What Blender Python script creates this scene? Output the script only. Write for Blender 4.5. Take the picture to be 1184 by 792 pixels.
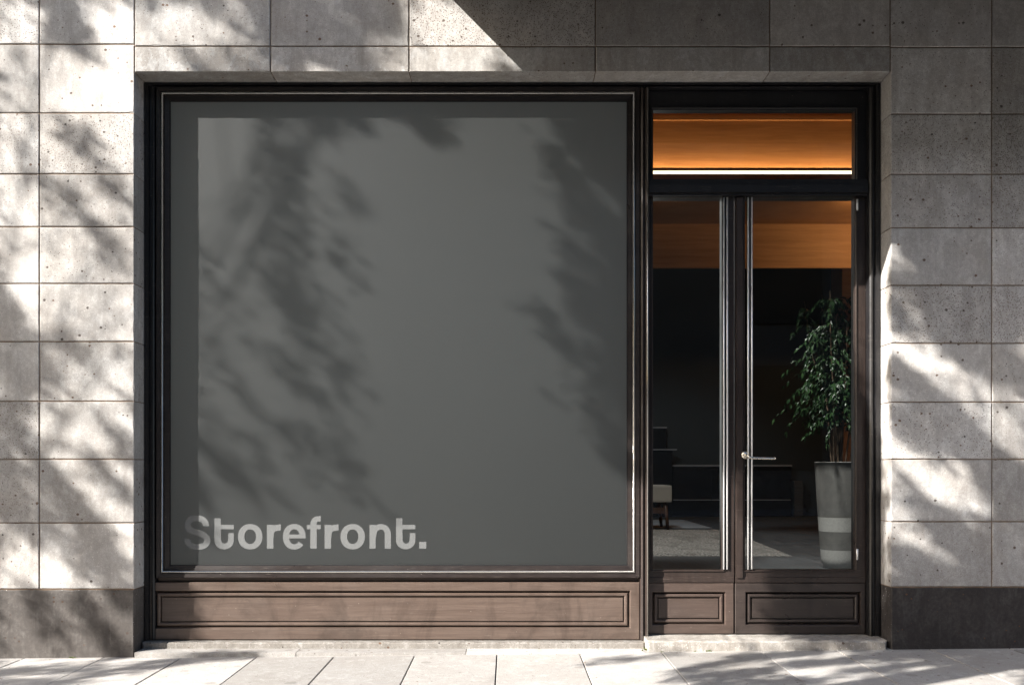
import bpy, bmesh, math, random
import numpy as np
from mathutils import Vector, Matrix, noise
R = math.radians
rnd = random.Random(7)
for o in list(bpy.data.objects): bpy.data.objects.remove(o)
S = bpy.context.scene
C = S.collection

# ------------------------------------------------------------------ camera, sky, sun, exposure
CAM_D, EYE, FPX = 5.0, 0.93, 1150.0          # metres to the wall, eye height, focal length in photo pixels
VX, VY = 585.0, 542.0
cd = bpy.data.cameras.new('camera'); cam = bpy.data.objects.new('camera', cd); C.objects.link(cam)
cam.location = (0, -CAM_D, EYE); cam.rotation_euler = (R(90), 0, 0)
cd.sensor_width = 36; cd.lens = FPX/1184*36
cd.shift_x = (592-VX)/1184; cd.shift_y = (VY-396)/1184
cd.clip_start = .05; cd.clip_end = 500
S.camera = cam

SX, SZ = 1.62, 1.03                            # sun travel per metre towards the wall: right, down
sun_dir = Vector((-SX, -1, SZ)).normalized()    # towards the sun
elev = math.asin(sun_dir.z)
w = bpy.data.worlds.new('World'); S.world = w; w.use_nodes = True
nt = w.node_tree; nt.nodes.clear()
sky = nt.nodes.new('ShaderNodeTexSky'); sky.sky_type = 'NISHITA'; sky.sun_disc = False
sky.sun_elevation = elev; sky.sun_rotation = math.atan2(sun_dir.x, sun_dir.y)
sky.air_density = 1.0; sky.dust_density = 2.5; sky.ozone_density = 1.0
bg = nt.nodes.new('ShaderNodeBackground'); bg.inputs[1].default_value = 0.09
wo = nt.nodes.new('ShaderNodeOutputWorld')
nt.links.new(sky.outputs[0], bg.inputs[0]); nt.links.new(bg.outputs[0], wo.inputs[0])
sd = bpy.data.lights.new('sun', 'SUN'); sd.energy = 4.6; sd.angle = R(0.38); sd.color = (1.0, .965, .915)
so = bpy.data.objects.new('sun', sd); C.objects.link(so); so.location = (-16, -10, 12)
so.rotation_euler = (-sun_dir).to_track_quat('-Z', 'Y').to_euler()
S.view_settings.view_transform = 'Standard'; S.view_settings.look = 'None'
S.view_settings.exposure = 1.68; S.view_settings.gamma = 1; S.view_settings.use_curve_mapping = False
S.render.engine = 'CYCLES'
S.cycles.max_bounces = 8; S.cycles.diffuse_bounces = 4; S.cycles.glossy_bounces = 4
S.cycles.transparent_max_bounces = 12; S.cycles.sample_clamp_indirect = 6
S.cycles.caustics_reflective = False; S.cycles.caustics_refractive = False

def PX(px, d=0.0): return (px-VX)*(CAM_D+d)/FPX
def PZ(py, d=0.0): return EYE+(VY-py)*(CAM_D+d)/FPX

# ------------------------------------------------------------------ node helpers
class NT:
    def __init__(s, name):
        s.m = bpy.data.materials.new(name); s.m.use_nodes = True
        s.t = s.m.node_tree; s.t.nodes.clear()
        s.out = s.t.nodes.new('ShaderNodeOutputMaterial')
        s.b = s.t.nodes.new('ShaderNodeBsdfPrincipled')
        s.t.links.new(s.b.outputs[0], s.out.inputs[0])
        s.tc = s.t.nodes.new('ShaderNodeTexCoord')
    def L(s, a, b): s.t.links.new(a, b)
    def put(s, sock, v):
        if hasattr(v, 'is_output'): s.L(v, sock)
        else: sock.default_value = v
    def map(s, vec, scale=(1,1,1), loc=(0,0,0), rot=(0,0,0)):
        n = s.t.nodes.new('ShaderNodeMapping'); s.L(vec, n.inputs[0])
        n.inputs['Scale'].default_value = scale; n.inputs['Location'].default_value = loc
        n.inputs['Rotation'].default_value = rot; return n.outputs[0]
    def noise(s, vec, scale, detail=3, rough=.55, dist=0):
        n = s.t.nodes.new('ShaderNodeTexNoise'); s.L(vec, n.inputs['Vector'])
        n.inputs['Scale'].default_value = scale; n.inputs['Detail'].default_value = detail
        n.inputs['Roughness'].default_value = rough; n.inputs['Distortion'].default_value = dist
        return n.outputs['Fac']
    def voro(s, vec, scale, rnd_=1.0):
        n = s.t.nodes.new('ShaderNodeTexVoronoi'); s.L(vec, n.inputs['Vector'])
        n.inputs['Scale'].default_value = scale; n.inputs['Randomness'].default_value = rnd_
        return n.outputs['Distance'], n.outputs['Color']
    def ramp(s, fac, a, b, c0=0.0, c1=1.0):
        n = s.t.nodes.new('ShaderNodeMapRange'); n.clamp = True
        s.L(fac, n.inputs[0]); n.inputs[1].default_value = a; n.inputs[2].default_value = b
        n.inputs[3].default_value = c0; n.inputs[4].default_value = c1; return n.outputs[0]
    def math(s, op, a, b=0.0):
        n = s.t.nodes.new('ShaderNodeMath'); n.operation = op
        s.put(n.inputs[0], a); s.put(n.inputs[1], b); return n.outputs[0]
    def mix(s, fac, a, b, mode='MIX'):
        n = s.t.nodes.new('ShaderNodeMix'); n.data_type = 'RGBA'; n.blend_type = mode
        s.put(n.inputs[0], fac)
        for i, v in ((6, a), (7, b)):
            if isinstance(v, tuple) and len(v) == 3: v = (*v, 1)
            s.put(n.inputs[i], v)
        return n.outputs[2]
    def bump(s, h, strength, dist, prev=None):
        n = s.t.nodes.new('ShaderNodeBump'); n.inputs['Strength'].default_value = strength
        n.inputs['Distance'].default_value = dist; s.L(h, n.inputs['Height'])
        if prev is not None: s.L(prev, n.inputs['Normal'])
        return n.outputs[0]
    def attr(s, name):
        n = s.t.nodes.new('ShaderNodeAttribute'); n.attribute_name = name; return n
    def sep(s, c):
        n = s.t.nodes.new('ShaderNodeSeparateXYZ'); s.L(c, n.inputs[0]); return n.outputs
    def add(s, a, b, scale=1):
        n = s.t.nodes.new('ShaderNodeVectorMath'); n.operation = 'MULTIPLY_ADD'
        s.L(b, n.inputs[0]); n.inputs[1].default_value = (scale,)*3; s.L(a, n.inputs[2]); return n.outputs[0]
    def fin(s, col=None, rough=None, metal=None, nor=None, spec=None):
        if col is not None:
            if isinstance(col, tuple) and len(col) == 3: col = (*col, 1)
            s.put(s.b.inputs['Base Color'], col)
        if rough is not None: s.put(s.b.inputs['Roughness'], rough)
        if metal is not None: s.put(s.b.inputs['Metallic'], metal)
        if spec is not None: s.put(s.b.inputs['Specular IOR Level'], spec)
        if nor is not None: s.L(nor, s.b.inputs['Normal'])
        return s.m

def stone_mat(name, light, warm, stain, stain_amt, pit_amt=1.0, rough=.85, crust=.0, wash=(.72, .70, .66)):
    n = NT(name); blk = n.attr('block').outputs['Color']
    bs = n.sep(blk)
    v = n.add(n.tc.outputs['Object'], blk, 23.0)
    wv = n.tc.outputs['Object']
    big = n.noise(v, 2.6, 4, .6, .4)
    col = n.mix(n.ramp(big, .34, .66), light, warm)
    # faint wandering veins and clouds in the stone
    vein = n.noise(n.map(v, (1.2, 1, .55), rot=(0, .6, 0)), 5.5, 6, .62, 1.2)
    col = n.mix(n.ramp(vein, .50, .68, 0, .5), col, stain)
    # rain streaks running down
    st = n.noise(n.map(v, (11, 11, .9)), 1.6, 5, .6, .3)
    col = n.mix(n.ramp(st, .52, .72, 0, stain_amt), col, stain)
    st2 = n.noise(n.map(v, (30, 30, 1.6)), 1.3, 3, .6, .2)
    col = n.mix(n.ramp(st2, .54, .72, 0, .38), col, wash)
    if crust:
        cr = n.noise(n.map(v, (3.4, 3.4, 2.0)), 1.7, 8, .72, 1.6)
        col = n.mix(n.ramp(cr, .53, .57, 0, crust), col, (.74, .74, .73))
    if name == 'paving':
        dg, cg = n.voro(wv, 5.5); gsel = n.math('GREATER_THAN', n.sep(cg)[0], .72)
        col = n.mix(n.math('MULTIPLY', n.ramp(dg, .17, .13, 0, .55), gsel), col, (.17, .155, .14))
        dg, cg = n.voro(wv, 24); gsel = n.math('GREATER_THAN', n.sep(cg)[0], .90)
        col = n.mix(n.math('MULTIPLY', n.ramp(dg, .20, .12, 0, .7), gsel), col, (.12, .10, .085))
        dd_ = n.noise(wv, 1.4, 6, .68, .8); col = n.mix(n.ramp(dd_, .50, .68, 0, .4), col, (.33, .30, .27))
    # speckled aggregate
    sp = n.noise(wv, 260, 2, .7); col = n.mix(n.ramp(sp, .35, .62, .42, 0), col, (.12, .10, .09))
    sp2 = n.noise(wv, 62, 5, .75); col = n.mix(n.ramp(sp2, .40, .60, .42, 0), col, stain)
    sp4 = n.noise(n.map(v, (1, 1, .6)), 17, 6, .72, .5); col = n.mix(n.ramp(sp4, .42, .56, .34, 0), col, stain); col = n.mix(n.ramp(sp4, .56, .70, 0, .4), col, wash)
    d, c = n.voro(v, 120); cs = n.sep(c)
    ws = n.math('MULTIPLY', n.ramp(d, .28, .2), n.ramp(cs[1], .93, .95))
    col = n.mix(n.math('MULTIPLY', ws, .6), col, (.85, .83, .8))
    # pits: rare cells, gathered in patches; how many varies from block to block
    clus = n.ramp(n.noise(v, 4.5, 2, .5), .42, .62)
    d1, c1 = n.voro(n.map(v, (1, 1, 1.1)), 46); cs1 = n.sep(c1)
    thr = n.math('ADD', .965, n.math('MULTIPLY', n.math('ADD', n.math('MULTIPLY', clus, .5), bs[2]), -.15*pit_amt))
    rare = n.math('GREATER_THAN', cs1[0], thr)
    size = n.math('MULTIPLY', n.math('POWER', cs1[2], 2.0), .30)
    hole = n.math('MULTIPLY', n.math('LESS_THAN', d1, n.math('ADD', size, .06)), rare)
    d3, c3 = n.voro(v, 150); cs3 = n.sep(c3)
    thr3 = n.math('ADD', .99, n.math('MULTIPLY', n.math('POWER', bs[2], 2.0), -.40*pit_amt))
    hole3 = n.math('MULTIPLY', n.math('LESS_THAN', d3, .30), n.math('GREATER_THAN', cs3[1], thr3))
    holes = n.math('MAXIMUM', hole, hole3)
    rust = n.mix(cs1[1], (.055, .045, .04), (.17, .09, .05))
    col = n.mix(n.math('MULTIPLY', holes, .85), col, rust)
    tone = n.ramp(bs[0], 0, 1, .72, 1.12)
    g = n.t.nodes.new('ShaderNodeCombineXYZ')
    for i in range(3): n.L(tone, g.inputs[i])
    col = n.mix(1.0, col, g.outputs[0], 'MULTIPLY')
    nb = n.bump(n.noise(wv, 70, 5, .65), .35, .004)
    nb = n.bump(n.noise(v, 7, 3, .5), .5, .006, nb)
    nb = n.bump(n.math('SUBTRACT', 1.0, holes), .9, .004, nb)
    return n.fin(col, rough, 0, nb, .3)

M = {}
M['limestone'] = stone_mat('limestone', (.72, .71, .69), (.66, .62, .57), (.35, .32, .295), .42, 1.25, crust=.22)
M['lintel_stone'] = stone_mat('lintel_stone', (.66, .645, .62), (.56, .52, .475), (.31, .285, .26), .50, .8, crust=.6)
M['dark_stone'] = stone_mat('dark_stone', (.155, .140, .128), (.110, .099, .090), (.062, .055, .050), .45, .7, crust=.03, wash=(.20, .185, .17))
M['step_stone'] = stone_mat('step_stone', (.46, .43, .39), (.38, .35, .31), (.20, .18, .155), .5, 1.0)
M['plinth_shaded'] = stone_mat('plinth_shaded', (.085, .077, .073), (.055, .050, .048), (.030, .027, .026), .5, .7, crust=.03, wash=(.12, .11, .105))  # the plinth stone with the right side's shade put into its colour
M['paving'] = stone_mat('paving', (.55, .535, .51), (.50, .475, .44), (.38, .35, .32), .16, .35, .8)

def simple_noise_mat(name, a, b, scale=(1,1,1), ns=8, rough=.6, rv=.1, bump=.0, bd=.002, metal=0, spec=.5, det=5):
    n = NT(name); v = n.map(n.tc.outputs['Object'], scale)
    f = n.noise(v, ns, det, .6, .3)
    col = n.mix(n.ramp(f, .3, .7), a, b)
    r = n.ramp(f, .3, .7, rough-rv, rough+rv)
    nb = n.bump(f, bump, bd) if bump else None
    return n.fin(col, r, metal, nb, spec)

def paint_mat(name, a, b, scale):
    n = NT(name); v = n.tc.outputs['Object']
    f = n.noise(n.map(v, scale), 3.0, 6, .65, .5)
    f2 = n.noise(v, 3.5, 5, .6, .8)
    f3 = n.noise(v, 320, 2, .6)
    col = n.mix(n.ramp(f, .32, .70), a, b)
    col = n.mix(n.ramp(f2, .50, .72, 0, .35), col, (a[0]*1.6, a[1]*1.75, a[2]*1.8))
    # dust and small chips
    d, c = n.voro(n.map(v, (1, 1, 1)), 55); cs = n.sep(c)
    chip = n.math('MULTIPLY', n.ramp(d, .16, .1), n.math('GREATER_THAN', cs[0], .965))
    col = n.mix(n.math('MULTIPLY', chip, .5), col, (.30, .26, .22))
    scr = n.noise(n.map(v, (3, 3, 60)), 5, 3, .6, .6)
    col = n.mix(n.ramp(scr, .64, .70, 0, .3), col, (.26, .21, .175))
    dirt = n.noise(n.map(v, (2.2, 2, 1.1)), 2.4, 6, .7, .7)
    col = n.mix(n.ramp(dirt, .50, .66, 0, .5), col, tuple(x*.42 for x in a))
    nb = n.bump(f, .18, .0015); nb = n.bump(f3, .12, .0006, nb)
    return n.fin(col, n.ramp(f2, .3, .7, .27, .46), 0, nb, .5)
M['brown_paint'] = paint_mat('brown_paint', (.080, .055, .043), (.128, .092, .073), (1.2, 1, 24))
M['shaded_paint_upright'] = paint_mat('shaded_paint_upright', (.027, .019, .016), (.044, .031, .026), (24, 1, 1.2))  # brown paint darkened for the shade on mullion and door stiles
M['door_paint'] = paint_mat('worn_brown_paint', (.056, .039, .032), (.088, .063, .052), (1.2, 1, 24))
M['shaded_door_paint'] = paint_mat('shaded_worn_paint', (.032, .024, .021), (.050, .038, .033), (1.2, 1, 24))  # door paint darkened for the shade over the right kick panel
M['shaded_window_paint'] = paint_mat('shaded_brown_paint', (.019, .0145, .0135), (.033, .025, .022), (1.2, 1, 24))  # brown paint darkened for the recess shade on the window ring
M['shaded_frame_paint'] = paint_mat('shaded_black_paint', (.010, .0095, .0105), (.017, .016, .017), (24, 1, 1.2))  # same joinery paint, near black to hold the outer frame's shade
M['mortar'] = simple_noise_mat('mortar', (.17, .115, .075), (.27, .19, .13), ns=30, rough=.95, rv=.03)
M['bedding'] = simple_noise_mat('bedding', (.06, .05, .045), (.12, .10, .085), ns=30, rough=.95, rv=.03)
M['steel'] = simple_noise_mat('brushed_metal', (.95, .95, .94), (.88, .88, .87), (1, 1, .1), 40, .28, .05, metal=.35)
M['bronze'] = simple_noise_mat('polished_bead', (.66, .64, .60), (.50, .48, .45), (1, 1, 1), 25, .18, .06, metal=.9)
M['brass'] = simple_noise_mat('satin_nickel', (.74, .69, .60), (.66, .61, .52), (1, 1, 1), 40, .26, .05, metal=1)
M['gasket'] = simple_noise_mat('black_gasket', (.010, .010, .011), (.016, .016, .017), ns=40, rough=.6)
M['asphalt'] = simple_noise_mat('asphalt', (.04, .04, .042), (.07, .07, .07), ns=60, rough=.9, rv=.05, bump=.4, bd=.005)
M['kerb'] = simple_noise_mat('kerb_granite', (.25, .25, .25), (.36, .35, .34), ns=60, rough=.85, rv=.05)
M['render'] = simple_noise_mat('far_facade', (.20, .18, .16), (.26, .235, .21), ns=2, rough=.9, rv=.05)
M['bark'] = simple_noise_mat('bark', (.10, .08, .06), (.20, .17, .13), (1, 1, .2), 18, .9, .05, .8, .01)
M['shade_awning'] = simple_noise_mat('awning_canvas', (.035, .037, .040), (.05, .052, .055), (40, 40, 1), 20, .85, .05)
M['black_wall'] = simple_noise_mat('black_plaster', (.012, .0165, .018), (.020, .027, .029), ns=5, rough=.75, rv=.1, bump=.3, bd=.004)
M['black_lacquer'] = simple_noise_mat('black_lacquer', (.009, .009, .010), (.013, .013, .014), ns=5, rough=.22, rv=.05)
M['edge'] = simple_noise_mat('dull_edge_trim', (.20, .20, .21), (.26, .26, .27), ns=20, rough=.4)
M['dark_floor'] = simple_noise_mat('dark_oak_floor', (.050, .055, .060), (.115, .122, .130), (14, .6, 1), 1.6, .42, .1, .15, .002)
M['cushion'] = simple_noise_mat('linen_cushion', (.38, .34, .29), (.47, .43, .37), ns=120, rough=.95, rv=.02, bump=.5, bd=.002)
M['walnut'] = simple_noise_mat('walnut', (.075, .036, .022), (.12, .06, .036), (1, 1, .1), 30, .45, .08)
M['kraft'] = simple_noise_mat('kraft_box', (.035, .030, .025), (.06, .052, .042), (1, 1, 22), 3, .85, .05)
M['pot'] = simple_noise_mat('grey_glaze', (.17, .165, .158), (.23, .222, .21), ns=14, rough=.5, rv=.08, bump=.1)
M['pot_white'] = simple_noise_mat('pale_glaze', (.46, .45, .43), (.58, .57, .55), ns=60, rough=.6, rv=.08, bump=.2)
M['soil'] = simple_noise_mat('soil', (.02, .014, .01), (.05, .035, .025), ns=60, rough=1, rv=0, bump=1, bd=.02)
M['stem'] = simple_noise_mat('ficus_bark', (.20, .13, .085), (.30, .21, .14), (1, 1, .2), 40, .8, .05)
M['pale_mat'] = simple_noise_mat('pale_woven_mat', (.25, .27, .29), (.34, .36, .38), (1, 6, 1), 12, .9, .03)
def rug_mat():
    n = NT('shaggy_rug'); v = n.tc.outputs['Object']
    f = n.noise(v, 45, 4, .7); g = n.noise(n.map(v, (1, .6, 1)), 3, 4, .6, .6)
    col = n.mix(n.ramp(f, .35, .65), (.09, .088, .086), (.62, .60, .57))
    col = n.mix(n.ramp(g, .5, .62, 0, .55), col, (.17, .165, .155))
    return n.fin(col, .95, 0, n.bump(f, 1, .02), .1)
M['rug'] = rug_mat()
def wood_mat():
    n = NT('oak_panel'); v = n.tc.outputs['Object']
    f = n.noise(n.map(v, (.5, .5, 9)), 2.2, 6, .65, .7)
    g = n.noise(n.map(v, (1, 1, 40)), 4, 3, .6)
    col = n.mix(n.ramp(f, .3, .7), (.30, .168, .088), (.42, .25, .138))
    col = n.mix(n.ramp(g, .5, .7, 0, .3), col, (.24, .12, .055))
    return n.fin(col, .5, 0, n.bump(g, .1, .001), .3)
M['oak'] = wood_mat()
def leaf_mat(name, a, b, rough=.5, trans=True):
    n = NT(name); bs = n.sep(n.attr('block').outputs['Color'])
    col = n.mix(bs[0], a, b); n.fin(col, rough, 0, None, .4)
    if trans:
        tr = n.t.nodes.new('ShaderNodeBsdfTranslucent'); n.L(col, tr.inputs[0])
        mx = n.t.nodes.new('ShaderNodeMixShader'); mx.inputs[0].default_value = .25
        n.L(n.b.outputs[0], mx.inputs[1]); n.L(tr.outputs[0], mx.inputs[2]); n.L(mx.outputs[0], n.out.inputs[0])
    return n.m
M['leaf'] = leaf_mat('tree_leaf', (.045, .085, .025), (.10, .15, .045))
M['ficus_leaf'] = leaf_mat('ficus_leaf', (.011, .030, .013), (.036, .080, .026), .35)
M['weed'] = leaf_mat('weed_leaf', (.06, .10, .03), (.16, .17, .06))
def glass_mat():
    n = NT('clear_glass'); n.t.nodes.remove(n.b)
    tr = n.t.nodes.new('ShaderNodeBsdfTransparent'); tr.inputs[0].default_value = (.90, .92, .91, 1)
    gl = n.t.nodes.new('ShaderNodeBsdfGlossy'); gl.inputs['Roughness'].default_value = .0
    fr = n.t.nodes.new('ShaderNodeFresnel'); fr.inputs[0].default_value = 1.38
    mx = n.t.nodes.new('ShaderNodeMixShader')
    n.L(fr.outputs[0], mx.inputs[0]); n.L(tr.outputs[0], mx.inputs[1]); n.L(gl.outputs[0], mx.inputs[2])
    n.L(mx.outputs[0], n.out.inputs[0]); return n.m
M['glass'] = glass_mat()
def emit_mat(name, col, st):
    n = NT(name); n.t.nodes.remove(n.b)
    e = n.t.nodes.new('ShaderNodeEmission'); e.inputs[0].default_value = (*col, 1); e.inputs[1].default_value = st
    n.L(e.outputs[0], n.out.inputs[0]); return n.m
M['led'] = emit_mat('warm_led', (1.0, .70, .42), 1.5)
def film_mat(name, a, b, rough, spec):
    n = NT(name); v = n.tc.outputs['Object']
    f = n.noise(v, 230, 3, .75)
    wv = n.noise(n.map(v, (1, 1, .25)), 700, 1, .5)
    g = n.noise(v, 1.1, 3, .5, .4)
    col = n.mix(n.ramp(f, .42, .58), a, b)
    col = n.mix(n.ramp(wv, .4, .6, 0, .25), col, a)
    col = n.mix(n.ramp(g, .35, .65, 0, .18), col, tuple(x*.8 for x in a))
    return n.fin(col, rough, 0, n.bump(f, .12, .0006), spec)
M['film'] = film_mat('grey_window_film', (.0095, .0110, .0107), (.0205, .0222, .0218), .5, .5)
M['lettering'] = film_mat('pale_vinyl_letters', (.140, .144, .142), (.165, .169, .167), .5, .6)
for k in ('film', 'lettering'):
    b = M[k].node_tree.nodes['Principled BSDF']; b.inputs['Coat Weight'].default_value = .6; b.inputs['Coat Roughness'].default_value = .35

def lucent(m, amt, col):
    t = m.node_tree; b = t.nodes['Principled BSDF']; o = t.nodes['Material Output']
    tr = t.nodes.new('ShaderNodeBsdfTranslucent'); tr.inputs[0].default_value = (*col, 1)
    ad = t.nodes.new('ShaderNodeAddShader'); mx = t.nodes.new('ShaderNodeMixShader'); mx.inputs[0].default_value = amt
    t.links.new(b.outputs[0], mx.inputs[1]); t.links.new(tr.outputs[0], mx.inputs[2]); t.links.new(mx.outputs[0], o.inputs[0]); t.nodes.remove(ad)
lucent(M['film'], .35, (.9, .92, .91)); lucent(M['lettering'], .06, (.9, .9, .9))
# ------------------------------------------------------------------ mesh helpers
class MB:
    def __init__(s): s.v = []; s.f = []; s.c = []; s.mi = []; s.cur = (.5, .5, .5); s.m = 0
    def vert(s, p): s.v.append(tuple(p)); return len(s.v)-1
    def face(s, idx): s.f.append(tuple(idx)); s.c.append(s.cur); s.mi.append(s.m)
    def box(s, x0, x1, y0, y1, z0, z1, ch=0.0):
        if x0 > x1: x0, x1 = x1, x0
        if y0 > y1: y0, y1 = y1, y0
        if z0 > z1: z0, z1 = z1, z0
        if ch <= 0:
            i = [s.vert((x, y, z)) for z in (z0, z1) for y in (y0, y1) for x in (x0, x1)]
            for q in ((0,2,3,1),(4,5,7,6),(0,1,5,4),(1,3,7,5),(3,2,6,7),(2,0,4,6)): s.face([i[k] for k in q])
            return
        bm = bmesh.new(); bmesh.ops.create_cube(bm, size=1)
        for v in bm.verts: v.co = Vector(((x0+x1)/2+v.co.x*(x1-x0), (y0+y1)/2+v.co.y*(y1-y0), (z0+z1)/2+v.co.z*(z1-z0)))
        bmesh.ops.bevel(bm, geom=bm.edges[:], offset=ch, segments=2, affect='EDGES', profile=.7)
        s.add_bm(bm)
    def add_bm(s, bm):
        b0 = len(s.v); bm.verts.ensure_lookup_table(); bm.verts.index_update()
        for v in bm.verts: s.v.append(tuple(v.co))
        for f in bm.faces: s.face([b0+v.index for v in f.verts])
        bm.free()
    def ring(s, x0, x1, z0, z1, prof, mul=(1,1,1,1), sides='LRBT'):
        """mitred moulding: prof = [(inset, y)...]; mul = inset factors left,right,bottom,top"""
        rows = []
        for ins, y in prof:
            a, b = x0+ins*mul[0], x1-ins*mul[1]; c, d = z0+ins*mul[2], z1-ins*mul[3]
            rows.append([s.vert(p) for p in ((a, y, c), (b, y, c), (b, y, d), (a, y, d))])
        names = 'BRTL'
        for r0, r1 in zip(rows, rows[1:]):
            for k in range(4):
                if names[k] in sides:
                    s.face((r0[k], r0[(k+1) % 4], r1[(k+1) % 4], r1[k]))
        return rows[-1]
    def fill(s, row): s.face(row)
    def tube(s, pts, rad, seg=8, caps=True):
        pts = [Vector(p) for p in pts]; n = len(pts)
        if not hasattr(rad, '__len__'): rad = [rad]*n
        prev = None; rows = []
        for i, p in enumerate(pts):
            t = (pts[min(i+1, n-1)]-pts[max(i-1, 0)]).normalized()
            if prev is None:
                u = t.orthogonal().normalized()
            else:
                u = (prev-t*prev.dot(t)).normalized()
            prev = u; w_ = t.cross(u)
            rows.append([s.vert(p+(u*math.cos(2*math.pi*k/seg)+w_*math.sin(2*math.pi*k/seg))*rad[i]) for k in range(seg)])
        for a, b in zip(rows, rows[1:]):
            for k in range(seg): s.face((a[k], a[(k+1) % seg], b[(k+1) % seg], b[k]))
        if caps: s.face(rows[0][::-1]); s.face(rows[-1])
    def lathe(s, prof, c=(0,0), seg=48):
        rows = [[s.vert((c[0]+r*math.cos(2*math.pi*k/seg), c[1]+r*math.sin(2*math.pi*k/seg), z)) for k in range(seg)] for r, z in prof]
        for a, b in zip(rows, rows[1:]):
            for k in range(seg): s.face((a[k], a[(k+1) % seg], b[(k+1) % seg], b[k]))
        return rows
    def build(s, name, mats, parent=None, smooth=False, kind=None, label=None, cat=None, group=None):
        me = bpy.data.meshes.new(name); me.from_pydata(s.v, [], s.f)
        if not isinstance(mats, (list, tuple)): mats = [mats]
        for m in mats: me.materials.append(m)
        me.polygons.foreach_set('material_index', s.mi)
        me.polygons.foreach_set('use_smooth', [smooth]*len(s.f))
        at = me.color_attributes.new('block', 'FLOAT_COLOR', 'CORNER')
        arr = []
        for f, c in zip(s.f, s.c): arr.extend([c[0], c[1], c[2], 1.0]*len(f))
        at.data.foreach_set('color', arr)
        me.update()
        o = bpy.data.objects.new(name, me); C.objects.link(o)
        if parent is not None:
            o.parent = parent; o.matrix_parent_inverse = Matrix.Translation(-parent_world(parent))
        tag(o, label, cat, group, kind); return o
def parent_world(p):
    v = Vector(p.location)
    return v
def tag(o, label=None, cat=None, group=None, kind=None):
    for k, val in (('label', label), ('category', cat), ('group', group), ('kind', kind)):
        if val: o[k] = val
def empty(name, loc, label, cat, group=None):
    o = bpy.data.objects.new(name, None); C.objects.link(o); o.location = loc; o.empty_display_size = .2
    tag(o, label, cat, group); return o

def part(mb, name, mat, par, **k):
    """link as a child keeping world-space vertices"""
    o = mb.build(name, mat, None, **k); o.parent = par
    loc = Vector((0, 0, 0)); q = par
    while q is not None: loc += Vector(q.location); q = q.parent
    o.location = (0, 0, 0)
    o.data.transform(Matrix.Translation(-loc))
    return o

def gz(x): return .004+.0100*max(-8, min(8, x))       # the pavement rises gently to the right

# ------------------------------------------------------------------ ground
def ground_sheet(name, mat, y0, y1, dz, xs=(-150, -8, 8, 150)):
    m = MB()
    for a, b in zip(xs, xs[1:]):
        m.face([m.vert((x, y, gz(x)+dz)) for x, y in ((a, y0), (b, y0), (b, y1), (a, y1))])
    return m.build(name, mat, kind='structure')
ground_sheet('ground', M['bedding'], -150, 150, -.16)
ground_sheet('road', M['asphalt'], -13.5, -6.6, -.13)
m = MB()
for i in range(-12, 12):
    m.cur = (rnd.random(), rnd.random(), rnd.random())
    m.box(i+.003, i+.997, -6.6, -6.45, gz(i+.5)-.16, gz(i+.5)+.0, .008)
m.build('kerb', M['kerb'], kind='structure')
m = MB()     # paving slabs, one mesh with real joints
near = [-4.0, -3.6, -3.2, -2.8, -2.42, -2.02, -1.62, -1.245, -.857, -.455, -.045, .37, .78, 1.275, 1.66, 2.13, 2.53, 2.95, 3.4, 3.8, 4.2]
xsl = [-8.8+.4*i for i in range(12)] + near + [4.6+.4*i for i in range(11)]
rows = [(-.036, .14), (-.90, -.036), (-1.75, -.90)]
ground_sheet('asphalt_walk', M['asphalt'], -6.45, -1.75, -.004)
for r, (ya, yb) in enumerate(rows):
    off = 0 if r < 2 else (.2 if r % 2 == 0 else 0)
    for a, b in zip(xsl, xsl[1:]):
        a += off; b += off
        g = .0026 if r else .0022
        tz = rnd.uniform(-.0012, .0012); tw = rnd.uniform(-.0012, .0012)
        m.cur = (rnd.random(), rnd.random(), rnd.random()*.7)
        ch = .0022
        def zz(x, dz): return gz(x)+tz+tw*(x-a)/(b-a)+dz
        jj = [rnd.uniform(-.001, .001) for _ in range(8)]
        o_ = [(a+g+jj[0], ya+g), (b-g+jj[1], ya+g), (b-g+jj[2], yb-g), (a+g+jj[3], yb-g)]
        i_ = [(a+g+ch+jj[0], ya+g+ch), (b-g-ch+jj[1], ya+g+ch), (b-g-ch+jj[2], yb-g-ch), (a+g+ch+jj[3], yb-g-ch)]
        top = [m.vert((x, y, zz(x, 0))) for x, y in i_]
        md = [m.vert((x, y, zz(x, -ch))) for x, y in o_]
        bt = [m.vert((x, y, zz(x, -.05))) for x, y in o_]
        m.face(top)
        for k in range(4):
            m.face((md[k], md[(k+1) % 4], top[(k+1) % 4], top[k])); m.face((bt[k], bt[(k+1) % 4], md[(k+1) % 4], md[k]))
for a, b in ((-1.859, -1.05), (-1.05, -.20), (-.20, .695)):      # narrow border stones under the window sill
    m.cur = (rnd.random(), rnd.random(), .3); m.box(a+.0015, b-.0015, -.028, .10, -.05, .0125, .002)
m.build('pavement', M['paving'], kind='structure')
m = MB()
for a, b in ((-9, -8), (-8, 8), (8, 9)):
    m.face([m.vert((x, y, gz(x)-.012)) for x, y in ((a, -1.75), (b, -1.75), (b, .28), (a, .28))])
m.build('pavement_joint_sand', M['bedding'], kind='structure')

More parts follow.
